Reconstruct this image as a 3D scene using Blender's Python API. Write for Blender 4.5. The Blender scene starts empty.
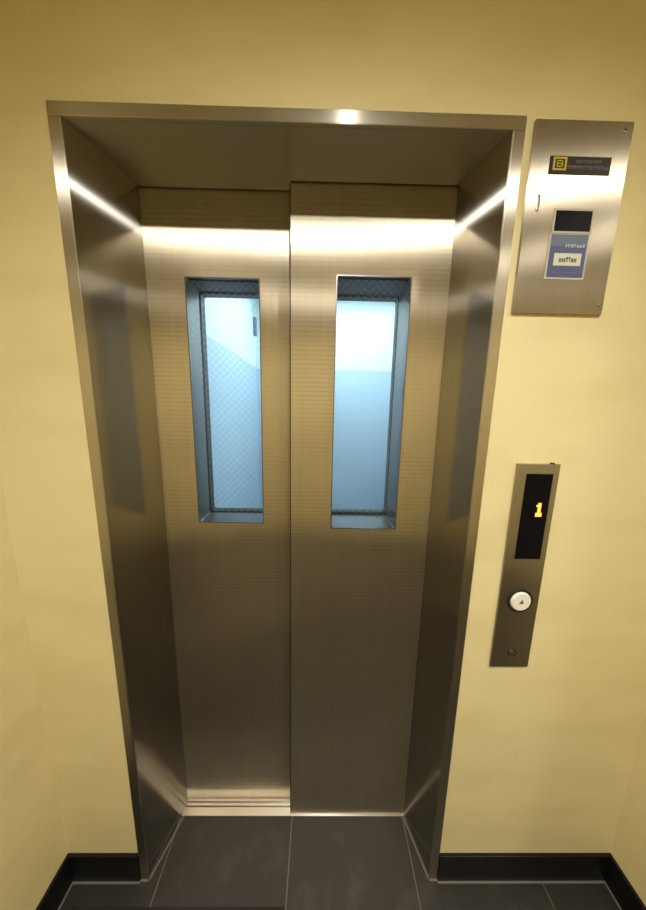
import bpy, bmesh, math, random
from mathutils import Vector, Matrix
random.seed(7)
scene = bpy.context.scene
COL = scene.collection

# ------------------------------------------------------------------ materials
def new_mat(name):
    m = bpy.data.materials.new(name); m.use_nodes = True
    nt = m.node_tree
    return m, nt, nt.nodes['Principled BSDF']

def simple(name, col, rough=.5, metal=0., spec=.5, emit=None, estr=0.):
    m, nt, b = new_mat(name)
    b.inputs['Base Color'].default_value = (*col, 1)
    b.inputs['Roughness'].default_value = rough
    b.inputs['Metallic'].default_value = metal
    b.inputs['Specular IOR Level'].default_value = spec
    # slight roughness variation keeps surfaces from looking sterile
    n = nt.nodes.new('ShaderNodeTexNoise'); n.inputs['Scale'].default_value = 35
    tc = nt.nodes.new('ShaderNodeTexCoord'); nt.links.new(tc.outputs['Object'], n.inputs['Vector'])
    mr = nt.nodes.new('ShaderNodeMapRange')
    mr.inputs['To Min'].default_value = max(0, rough - .05); mr.inputs['To Max'].default_value = min(1, rough + .05)
    nt.links.new(n.outputs['Fac'], mr.inputs['Value']); nt.links.new(mr.outputs['Result'], b.inputs['Roughness'])
    if emit:
        b.inputs['Emission Color'].default_value = (*emit, 1)
        b.inputs['Emission Strength'].default_value = estr
    return m

def brushed(name, col, across=.7, along=.02, clear=.3, clear_rough=.25, ribs=0., streak=(40, 40, 2), smudge=.08):
    """brushed stainless steel: a lobe wide across the brushing (uv u-axis) and narrow along it, plus a clearer lobe"""
    m = bpy.data.materials.new(name); m.use_nodes = True
    nt = m.node_tree; nt.nodes.clear()
    N, L = nt.nodes.new, nt.links.new
    out = N('ShaderNodeOutputMaterial')
    tg = N('ShaderNodeTangent'); tg.direction_type = 'UV_MAP'; tg.uv_map = 'brush'
    tc = N('ShaderNodeTexCoord')
    mp = N('ShaderNodeMapping'); mp.inputs['Scale'].default_value = streak
    L(tc.outputs['Object'], mp.inputs['Vector'])
    n1 = N('ShaderNodeTexNoise'); n1.inputs['Scale'].default_value = 1; n1.inputs['Detail'].default_value = 3
    L(mp.outputs['Vector'], n1.inputs['Vector'])
    n2 = N('ShaderNodeTexNoise'); n2.inputs['Scale'].default_value = 3; n2.inputs['Detail'].default_value = 2
    L(tc.outputs['Object'], n2.inputs['Vector'])
    def ramp(src, lo, hi, a, b):
        r = N('ShaderNodeMapRange'); r.interpolation_type = 'SMOOTHSTEP'
        r.inputs['From Min'].default_value = lo; r.inputs['From Max'].default_value = hi
        r.inputs['To Min'].default_value = a; r.inputs['To Max'].default_value = b
        L(src, r.inputs['Value']); return r.outputs['Result']
    def mul(a, b):
        q = N('ShaderNodeMath'); q.operation = 'MULTIPLY'; L(a, q.inputs[0]); L(b, q.inputs[1]); return q.outputs[0]
    fac = mul(ramp(n1.outputs['Fac'], .25, .75, .97, 1.03), ramp(n2.outputs['Fac'], .25, .75, 1-smudge, 1.03))
    if ribs:
        sx = N('ShaderNodeSeparateXYZ'); L(tc.outputs['Object'], sx.inputs['Vector'])
        w = N('ShaderNodeMath'); w.operation = 'MULTIPLY'; w.inputs[1].default_value = 2 * math.pi / .0125; L(sx.outputs['Z'], w.inputs[0])
        sn = N('ShaderNodeMath'); sn.operation = 'SINE'; L(w.outputs[0], sn.inputs[0])
        # the rolled lines come and go along the sheet
        m3 = N('ShaderNodeMapping'); m3.inputs['Scale'].default_value = (3, 3, 9); L(tc.outputs['Object'], m3.inputs['Vector'])
        n3 = N('ShaderNodeTexNoise'); n3.inputs['Scale'].default_value = 1; n3.inputs['Detail'].default_value = 3; L(m3.outputs['Vector'], n3.inputs['Vector'])
        amp = ramp(n3.outputs['Fac'], .35, .7, .15, 1.0)
        am = mul(ramp(sn.outputs[0], -1, -.1, ribs, 0), amp)
        sb = N('ShaderNodeMath'); sb.operation = 'SUBTRACT'; sb.inputs[0].default_value = 1; L(am, sb.inputs[1])
        fac = mul(fac, sb.outputs[0])
    vm = N('ShaderNodeVectorMath'); vm.operation = 'SCALE'; vm.inputs[0].default_value = col
    L(fac, vm.inputs['Scale'])
    ga = N('ShaderNodeBsdfAnisotropic'); gb = N('ShaderNodeBsdfAnisotropic')
    L(vm.outputs['Vector'], ga.inputs['Color']); L(vm.outputs['Vector'], gb.inputs['Color'])
    ga.inputs['Roughness'].default_value = math.sqrt(math.sqrt(across*along))
    ga.inputs['Anisotropy'].default_value = -(1 - math.sqrt(along/across))
    L(tg.outputs['Tangent'], ga.inputs['Tangent'])
    gb.inputs['Roughness'].default_value = clear_rough
    mx = N('ShaderNodeMixShader'); mx.inputs['Fac'].default_value = clear
    L(ga.outputs[0], mx.inputs[1]); L(gb.outputs[0], mx.inputs[2]); L(mx.outputs[0], out.inputs['Surface'])
    return m

def wall_paint(name, col):
    m, nt, b = new_mat(name)
    N, L = nt.nodes.new, nt.links.new
    tc = N('ShaderNodeTexCoord')
    n = N('ShaderNodeTexNoise'); n.inputs['Scale'].default_value = 3.5; n.inputs['Detail'].default_value = 7
    mp = N('ShaderNodeMapping'); mp.inputs['Scale'].default_value = (1, 1, 2.2)
    L(tc.outputs['Object'], mp.inputs['Vector']); L(mp.outputs['Vector'], n.inputs['Vector'])
    cr = N('ShaderNodeValToRGB')
    cr.color_ramp.elements[0].position = .33; cr.color_ramp.elements[0].color = (col[0]*.93, col[1]*.92, col[2]*.88, 1)
    cr.color_ramp.elements[1].position = .55; cr.color_ramp.elements[1].color = (*col, 1)
    L(n.outputs['Fac'], cr.inputs['Fac'])
    # sparse scuff marks, long sideways
    mp2 = N('ShaderNodeMapping'); mp2.inputs['Scale'].default_value = (5, 5, 26)
    L(tc.outputs['Object'], mp2.inputs['Vector'])
    n2 = N('ShaderNodeTexNoise'); n2.inputs['Scale'].default_value = 1; n2.inputs['Detail'].default_value = 8; n2.inputs['Roughness'].default_value = .65
    L(mp2.outputs['Vector'], n2.inputs['Vector'])
    rg = N('ShaderNodeMapRange'); rg.inputs['From Min'].default_value = .66; rg.inputs['From Max'].default_value = .78
    rg.inputs['To Min'].default_value = 0; rg.inputs['To Max'].default_value = .22
    L(n2.outputs['Fac'], rg.inputs['Value'])
    mx = N('ShaderNodeMixRGB'); mx.inputs['Color2'].default_value = (col[0]*.55, col[1]*.5, col[2]*.5, 1)
    L(rg.outputs['Result'], mx.inputs['Fac']); L(cr.outputs['Color'], mx.inputs['Color1'])
    L(mx.outputs['Color'], b.inputs['Base Color'])
    n3 = N('ShaderNodeTexNoise'); n3.inputs['Scale'].default_value = 260; n3.inputs['Detail'].default_value = 2
    L(tc.outputs['Object'], n3.inputs['Vector'])
    bp = N('ShaderNodeBump'); bp.inputs['Strength'].default_value = .12; bp.inputs['Distance'].default_value = .001
    L(n3.outputs['Fac'], bp.inputs['Height']); L(bp.outputs['Normal'], b.inputs['Normal'])
    b.inputs['Roughness'].default_value = .55
    b.inputs['Specular IOR Level'].default_value = .35
    return m

def slate_floor(name):
    m, nt, b = new_mat(name)
    N, L = nt.nodes.new, nt.links.new
    tc = N('ShaderNodeTexCoord')
    mp = N('ShaderNodeMapping'); mp.inputs['Location'].default_value = (.057 + 4.2, -.14 + 6.0, 0)
    L(tc.outputs['Object'], mp.inputs['Vector'])
    br = N('ShaderNodeTexBrick'); br.offset = 0; br.squash = 1
    br.inputs['Scale'].default_value = 1; br.inputs['Brick Width'].default_value = .42; br.inputs['Row Height'].default_value = .6
    br.inputs['Mortar Size'].default_value = .0017; br.inputs['Mortar Smooth'].default_value = .1; br.inputs['Bias'].default_value = 0
    br.inputs['Color1'].default_value = (.022, .0205, .019, 1); br.inputs['Color2'].default_value = (.027, .025, .023, 1)
    br.inputs['Mortar'].default_value = (.13, .12, .105, 1)
    L(mp.outputs['Vector'], br.inputs['Vector'])
    n = N('ShaderNodeTexNoise'); n.inputs['Scale'].default_value = 9; n.inputs['Detail'].default_value = 9; n.inputs['Roughness'].default_value = .62
    L(tc.outputs['Object'], n.inputs['Vector'])
    rg = N('ShaderNodeMapRange'); rg.inputs['From Min'].default_value = .52; rg.inputs['From Max'].default_value = .75
    rg.inputs['To Min'].default_value = 0; rg.inputs['To Max'].default_value = .35
    L(n.outputs['Fac'], rg.inputs['Value'])
    mx = N('ShaderNodeMixRGB'); mx.inputs['Color2'].default_value = (.1, .095, .085, 1)     # dusty scuffs
    L(rg.outputs['Result'], mx.inputs['Fac']); L(br.outputs['Color'], mx.inputs['Color1'])
    L(mx.outputs['Color'], b.inputs['Base Color'])
    n2 = N('ShaderNodeTexNoise'); n2.inputs['Scale'].default_value = 30; n2.inputs['Detail'].default_value = 6
    L(tc.outputs['Object'], n2.inputs['Vector'])
    ad = N('ShaderNodeMath'); ad.operation = 'MULTIPLY_ADD'; ad.inputs[1].default_value = -.6
    L(br.outputs['Fac'], ad.inputs[0]); L(n2.outputs['Fac'], ad.inputs[2])
    bp = N('ShaderNodeBump'); bp.inputs['Strength'].default_value = .25; bp.inputs['Distance'].default_value = .002
    L(ad.outputs[0], bp.inputs['Height']); L(bp.outputs['Normal'], b.inputs['Normal'])
    b.inputs['Roughness'].default_value = .5; b.inputs['Specular IOR Level'].default_value = .4
    return m

def glass(name, haze=.0):
    m = bpy.data.materials.new(name); m.use_nodes = True
    nt = m.node_tree; nt.nodes.clear(); N, L = nt.nodes.new, nt.links.new
    o = N('ShaderNodeOutputMaterial'); t = N('ShaderNodeBsdfTransparent'); g = N('ShaderNodeBsdfGlossy')
    t.inputs['Color'].default_value = (.93, .97, .98, 1)
    g.inputs['Roughness'].default_value = .04
    fr = N('ShaderNodeFresnel'); fr.inputs['IOR'].default_value = 1.35
    mx = N('ShaderNodeMixShader'); L(fr.outputs['Fac'], mx.inputs['Fac'])
    L(t.outputs[0], mx.inputs[1]); L(g.outputs[0], mx.inputs[2])
    tl = N('ShaderNodeBsdfTranslucent'); tl.inputs['Color'].default_value = (.8, .85, .88, 1)
    m2 = N('ShaderNodeMixShader'); m2.inputs['Fac'].default_value = haze
    L(mx.outputs[0], m2.inputs[1]); L(tl.outputs[0], m2.inputs[2]); L(m2.outputs[0], o.inputs['Surface'])
    return m

def emitter(name, col, strength):
    m = bpy.data.materials.new(name); m.use_nodes = True
    nt = m.node_tree; nt.nodes.clear(); N, L = nt.nodes.new, nt.links.new
    o = N('ShaderNodeOutputMaterial'); e = N('ShaderNodeEmission')
    e.inputs['Color'].default_value = (*col, 1); e.inputs['Strength'].default_value = strength
    L(e.outputs[0], o.inputs['Surface'])
    return m

STEEL = (.60, .555, .495)
M = dict(
    wall=wall_paint('yellow_paint', (.73, .64, .37)),
    ceil=simple('ceiling_paint', (.62, .58, .45), .7),
    floor=slate_floor('dark_slate_tile'),
    base=simple('black_skirting', (.006, .005, .006), .35, spec=.3),
    caulk=simple('grey_sealant', (.15, .14, .125), .7),
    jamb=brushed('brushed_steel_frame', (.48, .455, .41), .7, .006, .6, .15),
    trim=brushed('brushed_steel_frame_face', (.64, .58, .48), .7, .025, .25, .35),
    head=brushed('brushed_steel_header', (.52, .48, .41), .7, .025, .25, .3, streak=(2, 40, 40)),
    door=brushed('brushed_steel_door', (.83, .74, .57), .8, .028, .12, .65, ribs=.13),
    plate=brushed('brushed_steel_plate', (.58, .515, .40), .8, .028, .10, .5),
    plated=brushed('brushed_steel_button_plate', (.52, .48, .42), .6, .03, .25, .3),
    sill=brushed('aluminium_sill', (.74, .70, .64), .5, .06, .2, .35, streak=(2, 60, 60)),
    reveal=simple('grey_window_lining', (.24, .225, .22), .36, metal=1),
    rubber=simple('black_rubber', (.008, .008, .01), .45),
    wire=simple('wire_steel', (.42, .42, .43), .4, metal=.3),
    glass=glass('clear_glass'), wired=glass('wired_glass', .04),
    dark=simple('dark_shaft_metal', (.05, .05, .055), .6),
    cabdoor=simple('dark_cab_door_paint', (.055, .055, .065), .4, metal=.4),
    white=simple('white_cab_panel', (.62, .70, .70), .35),
    blue=simple('pale_blue_cab_panel', (.40, .51, .61), .5),
    cabfloor=simple('grey_cab_floor', (.25, .26, .28), .6),
    cablight=emitter('cab_light_panel', (.82, .95, 1.0), 14.5),
    black=simple('black_screen', (.004, .0035, .005), .35, spec=.06),
    blackm=simple('black_label', (.018, .014, .012), .4),
    led=emitter('amber_led', (1.0, .36, .06), 2.6),
    whitep=simple('white_plastic', (.80, .77, .70), .3),
    chrome=simple('chrome_screw', (.5, .48, .45), .25, metal=1),
    darkm=simple('dark_keyhole', (.04, .04, .04), .4, metal=.6),
    yel=simple('yellow_print', (.50, .40, .06), .5),
    greyp=simple('grey_print', (.12, .10, .105), .5),
    bluep=simple('blue_grey_print', (.09, .12, .15), .5),
    bluel=simple('blue_sticker', (.035, .05, .17), .4),
    blues=simple('slate_blue_sticker', (.085, .12, .20), .4),
    whitel=simple('white_sticker', (.62, .62, .52), .5),
    border=simple('pale_sticker_border', (.50, .47, .41), .5),
    palep=simple('pale_print', (.42, .44, .50), .5),
    dullp=simple('dull_blue_print', (.15, .13, .25), .5),
    dust=simple('charcoal_mat', (.012, .011, .010), .85),
    lampw=simple('white_lamp_metal', (.75, .74, .70), .4),
)

# ------------------------------------------------------------------ mesh helpers
def box(bm, x0, x1, y0, y1, z0, z1, bev=0., seg=2):
    vs = [bm.verts.new((x, y, z)) for x in (x0, x1) for y in (y0, y1) for z in (z0, z1)]
    f = [(0, 1, 3, 2), (4, 6, 7, 5), (0, 4, 5, 1), (2, 3, 7, 6), (0, 2, 6, 4), (1, 5, 7, 3)]
    fs = [bm.faces.new([vs[i] for i in q]) for q in f]
    if bev:
        es = list({e for q in fs for e in q.edges})
        bmesh.ops.bevel(bm, geom=es, offset=bev, segments=seg, affect='EDGES', profile=.5)
def hull8(bm, lo, hi):
    """prism from two matching point loops"""
    a = [bm.verts.new(p) for p in lo]; b = [bm.verts.new(p) for p in hi]; n = len(a)
    fs = [bm.faces.new(a[::-1]), bm.faces.new(b)]
    for i in range(n): fs.append(bm.faces.new((a[i], a[(i+1) % n], b[(i+1) % n], b[i])))
    return fs
def holed_plate(bm, x0, x1, z0, z1, y0, y1, hx0, hx1, hz0, hz1, r=.0, seg=4, bev=0.):
    """upright plate (front at y0) with one rounded rectangular hole, a single closed mesh"""
    def loop(X0, X1, Z0, Z1, rr):
        pts = []
        for cx, cz, a0 in ((X1-rr, Z1-rr, 0), (X0+rr, Z1-rr, 90), (X0+rr, Z0+rr, 180), (X1-rr, Z0+rr, 270)):
            for k in range(seg+1):
                a = math.radians(a0 + 90*k/seg); pts.append((cx + rr*math.cos(a), cz + rr*math.sin(a)))
        return pts
    inn = loop(hx0, hx1, hz0, hz1, max(r, 1e-4)); out = loop(x0, x1, z0, z1, 2e-4)
    n = len(inn)
    V = {}
    for key, pts, y in (('if', inn, y0), ('of', out, y0), ('ib', inn, y1), ('ob', out, y1)):
        V[key] = [bm.verts.new((p[0], y, p[1])) for p in pts]
    for i in range(n):
        j = (i+1) % n
        bm.faces.new((V['of'][i], V['if'][i], V['if'][j], V['of'][j]))
        bm.faces.new((V['ob'][j], V['ib'][j], V['ib'][i], V['ob'][i]))
        bm.faces.new((V['if'][i], V['ib'][i], V['ib'][j], V['if'][j]))
        bm.faces.new((V['of'][j], V['ob'][j], V['ob'][i], V['of'][i]))
def disc(bm, cx, cz, y0, y1, r, seg=40, bev=0., r_in=0.):
    if r_in:
        ring = []
        for rr, y in ((r, y0), (r, y1), (r_in, y1), (r_in, y0)):
            ring.append([bm.verts.new((cx+rr*math.cos(2*math.pi*k/seg), y, cz+rr*math.sin(2*math.pi*k/seg))) for k in range(seg)])
        for a in range(4):
            A, B = ring[a], ring[(a+1) % 4]
            for k in range(seg):
                bm.faces.new((A[k], A[(k+1) % seg], B[(k+1) % seg], B[k]))
        return
    a = [bm.verts.new((cx+(r-bev)*math.cos(2*math.pi*k/seg), y0, cz+(r-bev)*math.sin(2*math.pi*k/seg))) for k in range(seg)]
    m = [bm.verts.new((cx+r*math.cos(2*math.pi*k/seg), y0+bev, cz+r*math.sin(2*math.pi*k/seg))) for k in range(seg)]
    c = [bm.verts.new((cx+r*math.cos(2*math.pi*k/seg), y1, cz+r*math.sin(2*math.pi*k/seg))) for k in range(seg)]
    bm.faces.new(a); bm.faces.new(c[::-1])
    for A, B in ((a, m), (m, c)):
        for k in range(seg): bm.faces.new((A[k], B[k], B[(k+1) % seg], A[(k+1) % seg]))

def obj(name, bm, mat, parent=None, at=(0, 0, 0), brush=(0, 0, 1), smooth=False):
    """link one mesh object; bm is in world coordinates, 'at' becomes its origin when it has no parent"""
    bmesh.ops.recalc_face_normals(bm, faces=bm.faces)
    o0 = Vector(at)
    if parent:
        p = parent; o0 = Vector((0, 0, 0))
        while p: o0 += p.location; p = p.parent
    uv = bm.loops.layers.uv.new('brush')
    bv = Vector(brush)
    for f in bm.faces:
        n = f.normal
        u = bv.cross(n)
        if u.length < 1e-3: u = Vector((1, 0, 0)) if abs(n.x) < .9 else Vector((0, 1, 0))
        u.normalize(); w = n.cross(u)
        for l in f.loops: l[uv].uv = (l.vert.co.dot(u), l.vert.co.dot(w))
        f.smooth = smooth
    bmesh.ops.translate(bm, verts=bm.verts, vec=-o0)
    me = bpy.data.meshes.new(name); bm.to_mesh(me); bm.free()
    me.materials.append(mat)
    o = bpy.data.objects.new(name, me); COL.objects.link(o)
    if parent: o.parent = parent
    else: o.location = at
    return o
def thing(name, label, cat, at, group=None):
    o = bpy.data.objects.new(name, None); o.empty_display_size = .05; COL.objects.link(o); o.location = at
    return tag(o, label, cat, group)
def tag(o, label, cat, group=None):
    o['label'] = label; o['category'] = cat
    if group: o['group'] = group
    return o
def struct(name, bm, mat, at=(0, 0, 0), parent=None, brush=(0, 0, 1)):
    o = obj(name, bm, mat, parent, at, brush)
    if not parent: o['kind'] = 'structure'
    return o
def B(*args, **k):
    bm = bmesh.new(); box(bm, *args, **k); return bm

# ------------------------------------------------------------------ measured place (metres; y runs into the wall)
RL, RR = -.763, 1.003            # side walls of the landing
YB = -1.95                       # wall behind the photographer
ZC = 2.68                        # ceiling
XL, XR, S, T = -.468, .368, .0424, .0258
ZH = 2.10                        # underside of the door frame header
DR, DL = .140, .172              # right / left door face planes
HB = .107
OXL, OXR, OZ = XL-S-T, XR+S+T, ZH+T

# ------------------------------------------------------------------ setting
bm = bmesh.new()
box(bm, RL, OXL, 0, .12, 0, ZC); box(bm, OXR, RR, 0, .12, 0, ZC); box(bm, OXL, OXR, 0, .12, OZ, ZC)
struct('wall_front', bm, M['wall'])
RET, LW = -.42, 2.1              # the side walls stop a little way out; the lobby is wider beyond
struct('wall_left', B(RL-.12, RL, RET, .12, 0, ZC), M['wall'], (RL, -.2, 0))
struct('wall_right', B(RR, RR+.12, RET, .12, 0, ZC), M['wall'], (RR, -.2, 0))
struct('wall_left_return', B(-LW, RL-.12, RET, RET+.12, 0, ZC), M['wall'], (-1.4, RET, 0))
struct('wall_right_return', B(RR+.12, LW, RET, RET+.12, 0, ZC), M['wall'], (1.5, RET, 0))
struct('wall_lobby_left', B(-LW-.12, -LW, YB-.12, RET+.12, 0, ZC), M['wall'], (-LW, -1.2, 0))
struct('wall_lobby_right', B(LW, LW+.12, YB-.12, RET+.12, 0, ZC), M['wall'], (LW, -1.2, 0))
struct('wall_back', B(-LW, LW, YB-.12, YB, 0, ZC), M['wall'], (0, YB, 0))
struct('ceiling', B(-LW-.12, LW+.12, YB-.12, .12, ZC, ZC+.1), M['ceil'], (0, -.9, ZC))
bm = bmesh.new()
out = [(-LW-.12, YB-.12), (LW+.12, YB-.12), (LW+.12, 0), (XR+S+.002, 0), (XR+.002, .136), (XL-.008, .136), (XL-S-.002, 0), (-LW-.12, 0)]
hull8(bm, [(x, y, -.12) for x, y in out], [(x, y, 0) for x, y in out])
fl = struct('floor', bm, M['floor'], (0, 0, 0))
def skirting(name, *a): struct(name, B(*a, bev=.0015), M['base'], (a[0], a[2], 0))
bt = .009
bm = bmesh.new(); box(bm, RL, OXL-.0005, -bt, 0, 0, HB, .0015); struct('baseboard_front_left', bm, M['base'], (RL, 0, 0))
bm = bmesh.new(); box(bm, OXR+.0005, RR, -bt, 0, 0, HB, .0015); struct('baseboard_front_right', bm, M['base'], (RR, 0, 0))
struct('baseboard_left', B(RL, RL+bt, RET, -bt, 0, HB, bev=.0015), M['base'], (RL, -.2, 0))
struct('baseboard_right', B(RR-bt, RR, RET, -bt, 0, HB, bev=.0015), M['base'], (RR, -.2, 0))
struct('baseboard_back', B(-LW, LW, YB, YB+bt, 0, HB, bev=.0015), M['base'], (0, YB, 0))
# thin sealant lines where skirting and frame meet the tiles
bm = bmesh.new(); h = .0012; w = .005
box(bm, RL+bt, OXL, -bt-w, -bt, 0, h); box(bm, OXR, RR-bt, -bt-w, -bt, 0, h)
box(bm, RL+bt, RL+bt+w, RET, -bt-w, 0, h); box(bm, RR-bt-w, RR-bt, RET, -bt-w, 0, h)
for sx, xa, xb, yb in ((1, XL-S, XL, .136), (-1, XR+S, XR, .136)):
    hull8(bm, [(xa, -.004, 0), (xa+sx*w, -.004, 0), (xb+sx*w, yb, 0), (xb, yb, 0)],
              [(xa, -.004, h), (xa+sx*w, -.004, h), (xb+sx*w, yb, h), (xb, yb, h)])
    box(bm, min(xa, xa-sx*.03), max(xa, xa-sx*.03), -.009, -.0045, 0, h)
struct('sealant', bm, M['caulk'], parent=fl)
# the shaft behind the doors
bm = bmesh.new()
box(bm, -1.3, -1.26, .13, 1.7, -.3, 2.9); box(bm, 1.26, 1.3, .13, 1.7, -.3, 2.9); box(bm, -1.3, 1.3, 1.7, 1.74, -.3, 2.9)
box(bm, -1.3, 1.3, .13, 1.74, 2.9, 2.94); box(bm, -1.3, 1.3, .13, 1.74, -.34, -.3)
struct('wall_shaft', bm, M['dark'], (0, 1, 0))

# ------------------------------------------------------------------ elevator door frame (splayed stainless surround)
fr = thing('elevator_door_frame', 'stainless steel frame lining the deep elevator doorway in the yellow wall', 'door frame', (0, 0, 0))
FY = -.004
def jamb(name, xo, xi, xb, yb, mat):
    # splayed panel: front edge xi at the wall, back edge xb at the doors
    s = 1 if xi > xo else -1
    th = .010
    bm = bmesh.new()
    lo = [(xi, FY, 0), (xb, yb, 0), (xb - s*th, yb, 0), (xi - s*th, FY+.012, 0)]
    hull8(bm, lo, [(x, y, ZH+.004) for x, y, z in lo])
    return obj(name, bm, mat, fr)
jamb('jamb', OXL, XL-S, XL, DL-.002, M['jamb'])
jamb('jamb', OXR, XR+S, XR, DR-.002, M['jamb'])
def face(xa, xb):
    bm = bmesh.new(); box(bm, xa, xb, FY-.0015, .012, 0, ZH, bev=.0022, seg=3); return bm
obj('frame_face', face(OXL, XL-S+.0005), M['trim'], fr)
obj('frame_face', face(XR+S-.0005, OXR), M['trim'], fr)
bm = bmesh.new(); box(bm, OXL, OXR, FY-.0015, .004, ZH, OZ, bev=.0022, seg=3)
obj('header_face', bm, M['head'], fr, brush=(1, 0, 0))
# header soffit: deeper over the rear (left) door
bm = bmesh.new()
SEAM = -.062
lo = [(XL-S-.003, .0035, ZH), (XR+S+.003, .0035, ZH), (XR+.003, DR-.004, ZH), (SEAM, DR-.004, ZH), (SEAM, DL-.004, ZH), (XL-.003, DL-.004, ZH)]
hull8(bm, lo, [(x, y, ZH+.02) for x, y, z in lo])
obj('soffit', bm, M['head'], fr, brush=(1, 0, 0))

# ------------------------------------------------------------------ landing doors
def door(name, label, x0, x1, y, hole, group, seal=False):
    t = thing(name, label, 'elevator door', ((x0+x1)/2, y, .006), group)
    hx0, hx1, hz0, hz1 = hole
    bm = bmesh.new(); holed_plate(bm, x0, x1, .006, 2.16, y, y+.026, hx0, hx1, hz0, hz1, r=.006)
    obj('door_panel', bm, M['door'], t)
    if seal:
        bm = bmesh.new(); box(bm, x0-.003, x0, y+.001, y+.024, .006, 2.097); obj('edge_seal', bm, M['rubber'], t)
    # window lining: a tube through the door
    bm = bmesh.new(); k = .003
    holed_plate(bm, hx0, hx1, hz0, hz1, y-.0012, .252, hx0+k, hx1-k, hz0+k, hz1-k, r=.005)
    wf = obj('window_frame', bm, M['reveal'], t)
    bm = bmesh.new(); box(bm, hx0+k+.0005, hx1-k-.0005, y+.012, .250, hz1-k-.0025, hz1-k-.0002)
    obj('head_strip', bm, M['rubber'], wf)
    yp = y+.009
    bm = bmesh.new(); box(bm, hx0+k, hx1-k, yp, yp+.001, hz0+k, hz1-k); obj('window_pane', bm, M['wired'], wf)
    # diagonal wire mesh cast in the glass
    bm = bmesh.new(); r = .0003; X0, X1, Z0, Z1 = hx0+k, hx1-k, hz0+k, hz1-k; W, H = X1-X0, Z1-Z0
    st = .021
    for sgn in (1, -1):
        c = -H
        while c < W:
            c += st
            # line x = c + z (sgn 1) inside [0,W]x[0,H]
            za, zb = max(0, -c), min(H, W-c)
            if zb - za < .004: continue
            pa = [c+za, za]; pb = [c+zb, zb]
            if sgn < 0: pa[0], pb[0] = W-pa[0], W-pb[0]
            A = Vector((X0+pa[0], yp+.0022, Z0+pa[1])); Bv = Vector((X0+pb[0], yp+.0022, Z0+pb[1]))
            d = (Bv-A).normalized(); n = d.cross(Vector((0, 1, 0)))
            hull8(bm, [A+n*r, A+Vector((0, r, 0)), A-n*r, A-Vector((0, r, 0))], [Bv+n*r, Bv+Vector((0, r, 0)), Bv-n*r, Bv-Vector((0, r, 0))])
    obj('wire_mesh', bm, M['wire'], wf)
    return t
HL = (-.362, -.152, 1.160, 1.886); HR = (.061, .266, 1.160, 1.886)
door('elevator_door', 'left steel elevator door set further back, its foot above the bright grooved sill', XL-.06, -.02, DL, HL, 'landing doors')
door('elevator_door', 'right steel elevator door standing forward of the other, nearest the button panel', SEAM, XR+.02, DR, HR, 'landing doors', True)

# sill with grooves
bm = bmesh.new()
prof = [(.136, -.03), (.136, .0015), (.158, .0015), (.158, -.012), (.163, -.012), (.163, .0015), (.1715, .0015), (.1715, -.012), (.180, -.012), (.180, .0015),
        (.190, .0015), (.190, -.012), (.197, -.012), (.197, .0015), (.215, .0015), (.215, -.03)]
x0, x1 = XL-.006, XR+.004
hull8(bm, [(x0, y, z) for y, z in prof], [(x1, y, z) for y, z in prof])
tag(obj('door_sill', bm, M['sill'], None, (0, .136, 0), brush=(1, 0, 0)), 'grooved bright metal sill strip under the elevator doors', 'door sill')

# ------------------------------------------------------------------ elevator car behind the glass
car = thing('elevator_car', 'bright white and pale blue elevator car seen through the door windows', 'elevator car', (.2, .9, -.01))
CX0, CX1, CY0, CY1, CZ = -.45, .86, .30, 1.424, 2.32
SP = 1.822
obj('floor_panel', B(CX0-.03, CX1+.03, CY0-.02, CY1+.03, -.04, -.002), M['cabfloor'], car)
bm = bmesh.new(); box(bm, CX0-.03, CX0, CY0, CY1+.03, SP, CZ); obj('side_wall', bm, M['white'], car)
bm = bmesh.new(); box(bm, CX0-.03, CX0, CY0, CY1+.03, 0, SP-.001); d1 = obj('side_wall_dado', bm, M['blue'], car)
bm = bmesh.new(); box(bm, CX1, CX1+.03, CY0, CY1+.03, SP, CZ); obj('side_wall', bm, M['white'], car)
bm = bmesh.new(); box(bm, CX1, CX1+.03, CY0, CY1+.03, 0, SP-.001); obj('side_wall_dado', bm, M['blue'], car)
bm = bmesh.new(); box(bm, CX0, CX1, CY1, CY1+.03, SP, CZ); obj('back_wall', bm, M['white'], car)
bm = bmesh.new(); box(bm, CX0, CX1, CY1, CY1+.03, 0, SP-.001); obj('back_wall_dado', bm, M['blue'], car)
obj('ceiling_panel', B(CX0-.03, CX1+.03, CY0-.02, CY1+.03, CZ, CZ+.03), M['white'], car)
bm = bmesh.new(); box(bm, -.25, .66, .50, 1.2, CZ-.02, CZ-.001, bev=.004); obj('light_panel', bm, M['cablight'], car)
bm = bmesh.new(); box(bm, CX0, CX0+.02, 1.33, 1.37, 2.03, 2.15, bev=.005); obj('wall_fitting', bm, M['blues'], car)
bm = bmesh.new(); box(bm, CX0, -.40, CY0, CY0+.03, 0, CZ); box(bm, .40, CX1, CY0, CY0+.03, 0, CZ); box(bm, -.40, .40, CY0, CY0+.03, 2.12, CZ)
obj('front_return', bm, M['cabdoor'], car)
def cardoor(x0, x1, y, hole):
    bm = bmesh.new(); holed_plate(bm, x0, x1, .006, 2.14, y, y+.022, *hole, r=.006)
    t = obj('car_door', bm, M['cabdoor'], car)
    hx0, hx1, hz0, hz1 = hole; k = .009
    bm = bmesh.new(); holed_plate(bm, hx0-.003, hx1+.003, hz0-.003, hz1+.003, y-.006, y+.024, hx0+k, hx1-k, hz0+k, hz1-k, r=.006)
    obj('window_gasket', bm, M['rubber'], t)
    bm = bmesh.new(); box(bm, hx0+k, hx1-k, y+.010, y+.012, hz0+k, hz1-k); obj('window_pane', bm, M['glass'], t)
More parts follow.
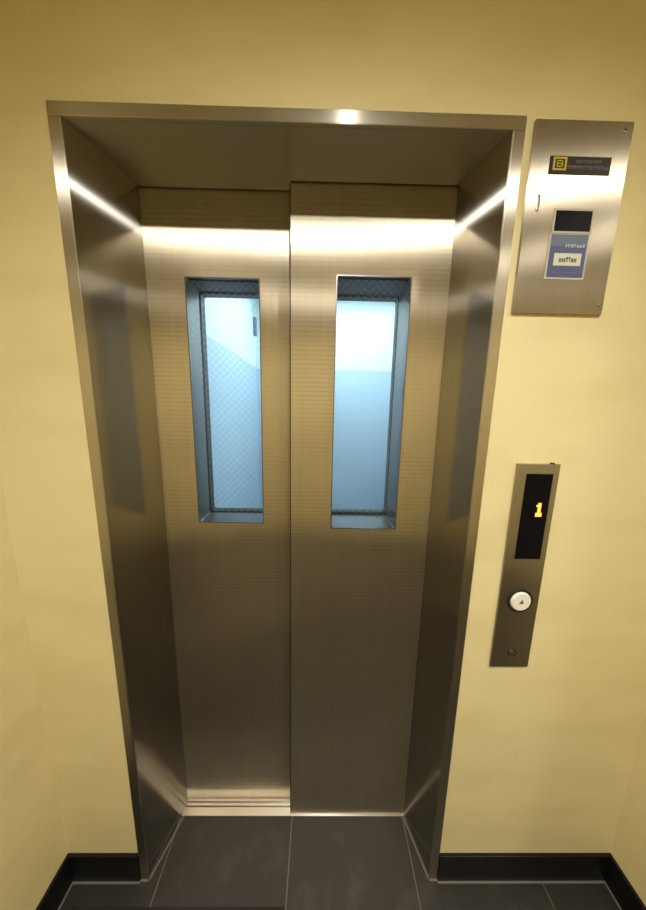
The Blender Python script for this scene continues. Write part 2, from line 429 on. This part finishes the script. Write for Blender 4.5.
cardoor(XL-.02, -.048, .268, (-.366, -.150, 1.157, 1.886))
cardoor(-.046, XR+.02, .262, (.060, .270, 1.162, 1.884))

# ------------------------------------------------------------------ control box plate (upper right)
cp = thing('control_box', 'square stainless control box with blue sticker, high on the wall right of the frame', 'control panel', (.56, 0, 1.747))
PX0, PX1, PZ0, PZ1 = .4577, .6610, 1.752, 2.121
fy = -.007
bm = bmesh.new(); box(bm, PX0+.003, PX1-.003, -.006, .004, PZ0+.003, PZ1-.003); obj('back_box', bm, M['dark'], cp)
bm = bmesh.new(); box(bm, PX0, PX1, fy, 0, PZ0, PZ1, bev=.0012); obj('cover_plate', bm, M['plate'], cp)
for x, z in ((.643, 2.104), (.652, 1.772)):
    bm = bmesh.new(); disc(bm, x, z, fy-.0025, fy, .0042, 24, .0015); sc_ = obj('screw', bm, M['chrome'], cp, smooth=False)
    bm = bmesh.new(); box(bm, x-.003, x+.003, fy-.0028, fy-.0022, z-.0008, z+.0008); obj('screw_slot', bm, M['darkm'], sc_)
# lock: rounded escutcheon with a dark key slot
bm = bmesh.new()
box(bm, .4785, .4855, fy-.002, fy, 1.955, 1.985, bev=.0018); lk = obj('lock', bm, M['chrome'], cp)
bm = bmesh.new(); box(bm, .4795, .4845, fy-.003, fy-.0015, 1.962, 1.984, bev=.001); obj('keyhole', bm, M['reveal'], lk)
# name label: black strip with yellow square mark and rows of worn print
bm = bmesh.new(); box(bm, .498, .6265, fy-.0012, fy, 2.026, 2.058); nl = obj('name_label', bm, M['blackm'], cp)
nl.location = (-.002, 0, -.002); nl['label'] = 'black label strip with yellow square mark and faded grey print'
bm = bmesh.new(); yy = fy-.0018
holed_plate(bm, .503, .5315, 2.030, 2.054, yy, fy-.0011, .507, .5275, 2.0335, 2.0505)
box(bm, .510, .5245, yy, fy-.0011, 2.0355, 2.038); box(bm, .510, .5245, yy, fy-.0011, 2.0410, 2.0430); box(bm, .510, .5245, yy, fy-.0011, 2.046, 2.0485)
box(bm, .510, .5125, yy, fy-.0011, 2.0355, 2.0485); box(bm, .522, .5245, yy, fy-.0011, 2.0355, 2.0485)
obj('square_mark', bm, M['yel'], nl)
def print_row(x0, x1, z0, z1, y, wmin=.0025, wmax=.006, gap=.0016):
    """a row of small worn character-like strokes"""
    bm = bmesh.new(); x = x0; h = z1-z0
    while x < x1-wmin:
        w = min(random.uniform(wmin, wmax), x1-x)
        k = random.choice((0, 1, 2))
        if k == 0: box(bm, x, x+w, y, y+.0007, z0, z1)
        elif k == 1: box(bm, x, x+w, y, y+.0007, z0, z0+h*.72)
        else:
            box(bm, x, x+w, y, y+.0007, z0+h*.55, z1); box(bm, x+w*.3, x+w*.7, y, y+.0007, z0, z0+h*.55)
        x += w+gap
    return bm
obj('print', print_row(.551, .604, 2.0435, 2.0495, yy), M['greyp'], nl)
obj('print', print_row(.533, .564, 2.0335, 2.0395, yy), M['greyp'], nl)
obj('print', print_row(.566, .620, 2.0325, 2.0395, yy), M['bluep'], nl)
# small dark display
bm = bmesh.new(); holed_plate(bm, .5215, .6085, 1.917, 1.9645, fy-.002, fy, .5255, .6045, 1.921, 1.9605, r=.001); sf = obj('display_bezel', bm, M['border'], cp); sf.location = (-.002, 0, -.004)
bm = bmesh.new(); box(bm, .525, .605, fy-.0012, fy, 1.9205, 1.961); obj('display', bm, M['black'], cp).location = (-.002, 0, -.004)
# blue sticker
bm = bmesh.new(); box(bm, .519, .6075, fy-.001, fy, 1.8225, 1.9145); st = obj('sticker', bm, M['border'], cp)
st['label'] = 'blue sticker with a small white label and pale print'
bm = bmesh.new(); box(bm, .5235, .6035, fy-.0014, fy-.0008, 1.8265, 1.8885); obj('blue_field', bm, M['bluel'], st)
bm = bmesh.new(); box(bm, .5235, .6035, fy-.0014, fy-.0008, 1.8885, 1.911); obj('blue_header', bm, M['blues'], st)
obj('print', print_row(.556, .598, 1.886, 1.8925, fy-.002), M['palep'], st)
bm = bmesh.new(); box(bm, .5345, .5945, fy-.0018, fy-.0012, 1.8500, 1.8745); obj('white_label', bm, M['whitel'], st)
obj('print', print_row(.546, .585, 1.857, 1.867, fy-.0024, .003, .007), M['greyp'], st)
obj('print', print_row(.529, .598, 1.8335, 1.8375, fy-.002, .003, .006), M['dullp'], st)

cp.location.x -= .004; cp.location.z -= .002

st.location.x -= .002
# ------------------------------------------------------------------ hall button panel
hp = thing('hall_button_panel', 'tall narrow steel call panel with floor display and round button, below the control box', 'call panel', (.57, 0, .8213))
hx0, hx1, hz0, hz1 = .5170, .6240, .8213, 1.4040
fy = -.007
bm = bmesh.new(); box(bm, hx0, hx1, fy, 0, hz0, hz1, bev=.0015); obj('face_plate', bm, M['plated'], hp)
bm = bmesh.new(); box(bm, .5415, .6085, fy-.0012, fy+.001, 1.1505, 1.3790, bev=.0005); dp = obj('floor_display', bm, M['black'], hp)
dp['label'] = 'tall black display showing an amber 1'
# dot-matrix figure 1
pat = ["..##.", ".###.", "..##.", "..##.", "..##.", ".####", ".####"]
bm = bmesh.new(); dz = .0052; dx = .0040
for r_, row in enumerate(pat):
    for c_, ch in enumerate(row):
        if ch == '#':
            x = .5735 + c_*dx; z = 1.304 - r_*dz
            box(bm, x, x+dx*.97, fy-.0018, fy-.001, z-dz*.97, z)
obj('digit', bm, M['led'], dp)
bx, bz = .5725, 1.029
bm = bmesh.new(); disc(bm, bx, bz, fy-.002, fy, .0345, 48, .001, r_in=.0275); obj('button_collar', bm, M['darkm'], hp)
bm = bmesh.new(); disc(bm, bx, bz, fy-.007, fy, .027, 48, .003); bt_ = obj('call_button', bm, M['whitep'], hp)
bt_['label'] = 'round white call button with small dark mark'
bm = bmesh.new(); hull8(bm, [(bx-.006, fy-.0077, bz-.004), (bx+.006, fy-.0077, bz-.004), (bx+.001, fy-.0077, bz+.008)],
                        [(bx-.006, fy-.0068, bz-.004), (bx+.006, fy-.0068, bz-.004), (bx+.001, fy-.0068, bz+.008)]); obj('arrow_mark', bm, M['greyp'], bt_)
bm = bmesh.new(); disc(bm, .572, .869, fy-.002, fy, .012, 32, .001, r_in=.0095); ks = obj('key_switch', bm, M['darkm'], hp)
bm = bmesh.new(); disc(bm, .572, .869, fy-.0016, fy+.001, .0093, 32, .001); obj('key_barrel', bm, M['chrome'], ks)
bm = bmesh.new(); box(bm, .5712, .5728, fy-.002, fy-.001, .864, .874); obj('key_slot', bm, M['darkm'], ks)
bm = bmesh.new(); box(bm, .5985, .6085, fy-.0006, -.003, 1.4035, 1.4072, bev=.0008); obj('latch_tab', bm, M['darkm'], hp)

hp.location.x -= .003

# ------------------------------------------------------------------ mat at the lower edge of view
bm = bmesh.new(); box(bm, -.715, -.062, -.75, -.056, 0, .004, bev=.0012)
tag(obj('floor_mat', bm, M['dust'], None, (-.39, -.4, 0)), 'thin black mat edge on the dark tiles at the bottom of the view', 'mat')

# ------------------------------------------------------------------ landing lamp and added lobby fill lights
LX, LY = .13, -1.06
def ceiling_lamp(x, y, label):
    t = thing('ceiling_light', label, 'ceiling light', (x, y, ZC), 'landing ceiling lights')
    bm = bmesh.new(); seg = 40; rings = []
    for r, z in ((.105, ZC), (.105, ZC-.006), (.085, ZC-.014), (.078, ZC-.006), (.078, ZC)):
        rings.append([bm.verts.new((x+r*math.cos(2*math.pi*k/seg), y+r*math.sin(2*math.pi*k/seg), z)) for k in range(seg)])
    for a in range(4):
        for k in range(seg): bm.faces.new((rings[a][k], rings[a][(k+1) % seg], rings[a+1][(k+1) % seg], rings[a+1][k]))
    obj('trim_ring', bm, M['lampw'], t, smooth=True)
    return t
ceiling_lamp(LX, LY, 'round ceiling light above the landing in front of the elevator')

def spot(name, loc, energy, col, size, blend, radius):
    l = bpy.data.lights.new(name, 'SPOT'); l.energy = energy; l.color = col
    l.spot_size = math.radians(size); l.spot_blend = blend; l.shadow_soft_size = radius
    o = bpy.data.objects.new(name, l); COL.objects.link(o); o.location = loc
    return o
spot('ceiling_lamp_beam', (LX, LY, ZC-.022), 150, (1.0, .955, .86), 147, 1.0, .02)
for lx, lab in ((-1.5, 'added unseen fill light over the left side of the lobby'), (1.6, 'added unseen fill light over the right side of the lobby')):
    ceiling_lamp(lx, -1.3, lab)  # unseen fittings, added as fill to brighten the lobby and the steel doors
    spot('lobby_fill_beam', (lx, -1.3, ZC-.022), 90, (1.0, .955, .86), 172, 1.0, .14)

w = bpy.data.worlds.new('world'); w.use_nodes = True
w.node_tree.nodes['Background'].inputs['Color'].default_value = (.0, .0, .0, 1)
scene.world = w

# ------------------------------------------------------------------ camera
cam = bpy.data.cameras.new('camera'); co = bpy.data.objects.new('camera', cam); COL.objects.link(co)
cam.sensor_fit = 'HORIZONTAL'; cam.sensor_width = 36; cam.lens = 270.89/646*36
cam.clip_start = .02
a, b_, r = map(math.radians, (.6851, 9.3462, 1.0931))
fw = Vector((math.sin(a)*math.cos(b_), math.cos(a)*math.cos(b_), -math.sin(b_)))
rt = Vector((math.cos(a), -math.sin(a), 0)); up = rt.cross(fw)
rt2 = rt*math.cos(r)+up*math.sin(r); up2 = -rt*math.sin(r)+up*math.cos(r)
mw = Matrix((rt2, up2, -fw)).transposed().to_4x4(); mw.translation = (.0244, -.6584, 1.5244)
co.matrix_world = mw
scene.camera = co

vs = scene.view_settings
scene.display_settings.display_device = 'sRGB'
vs.view_transform = 'Standard'; vs.look = 'None'; vs.gamma = 1; vs.use_curve_mapping = False
vs.exposure = 0.0
scene.cycles.max_bounces = 12; scene.cycles.diffuse_bounces = 6; scene.cycles.glossy_bounces = 6; scene.cycles.transparent_max_bounces = 16
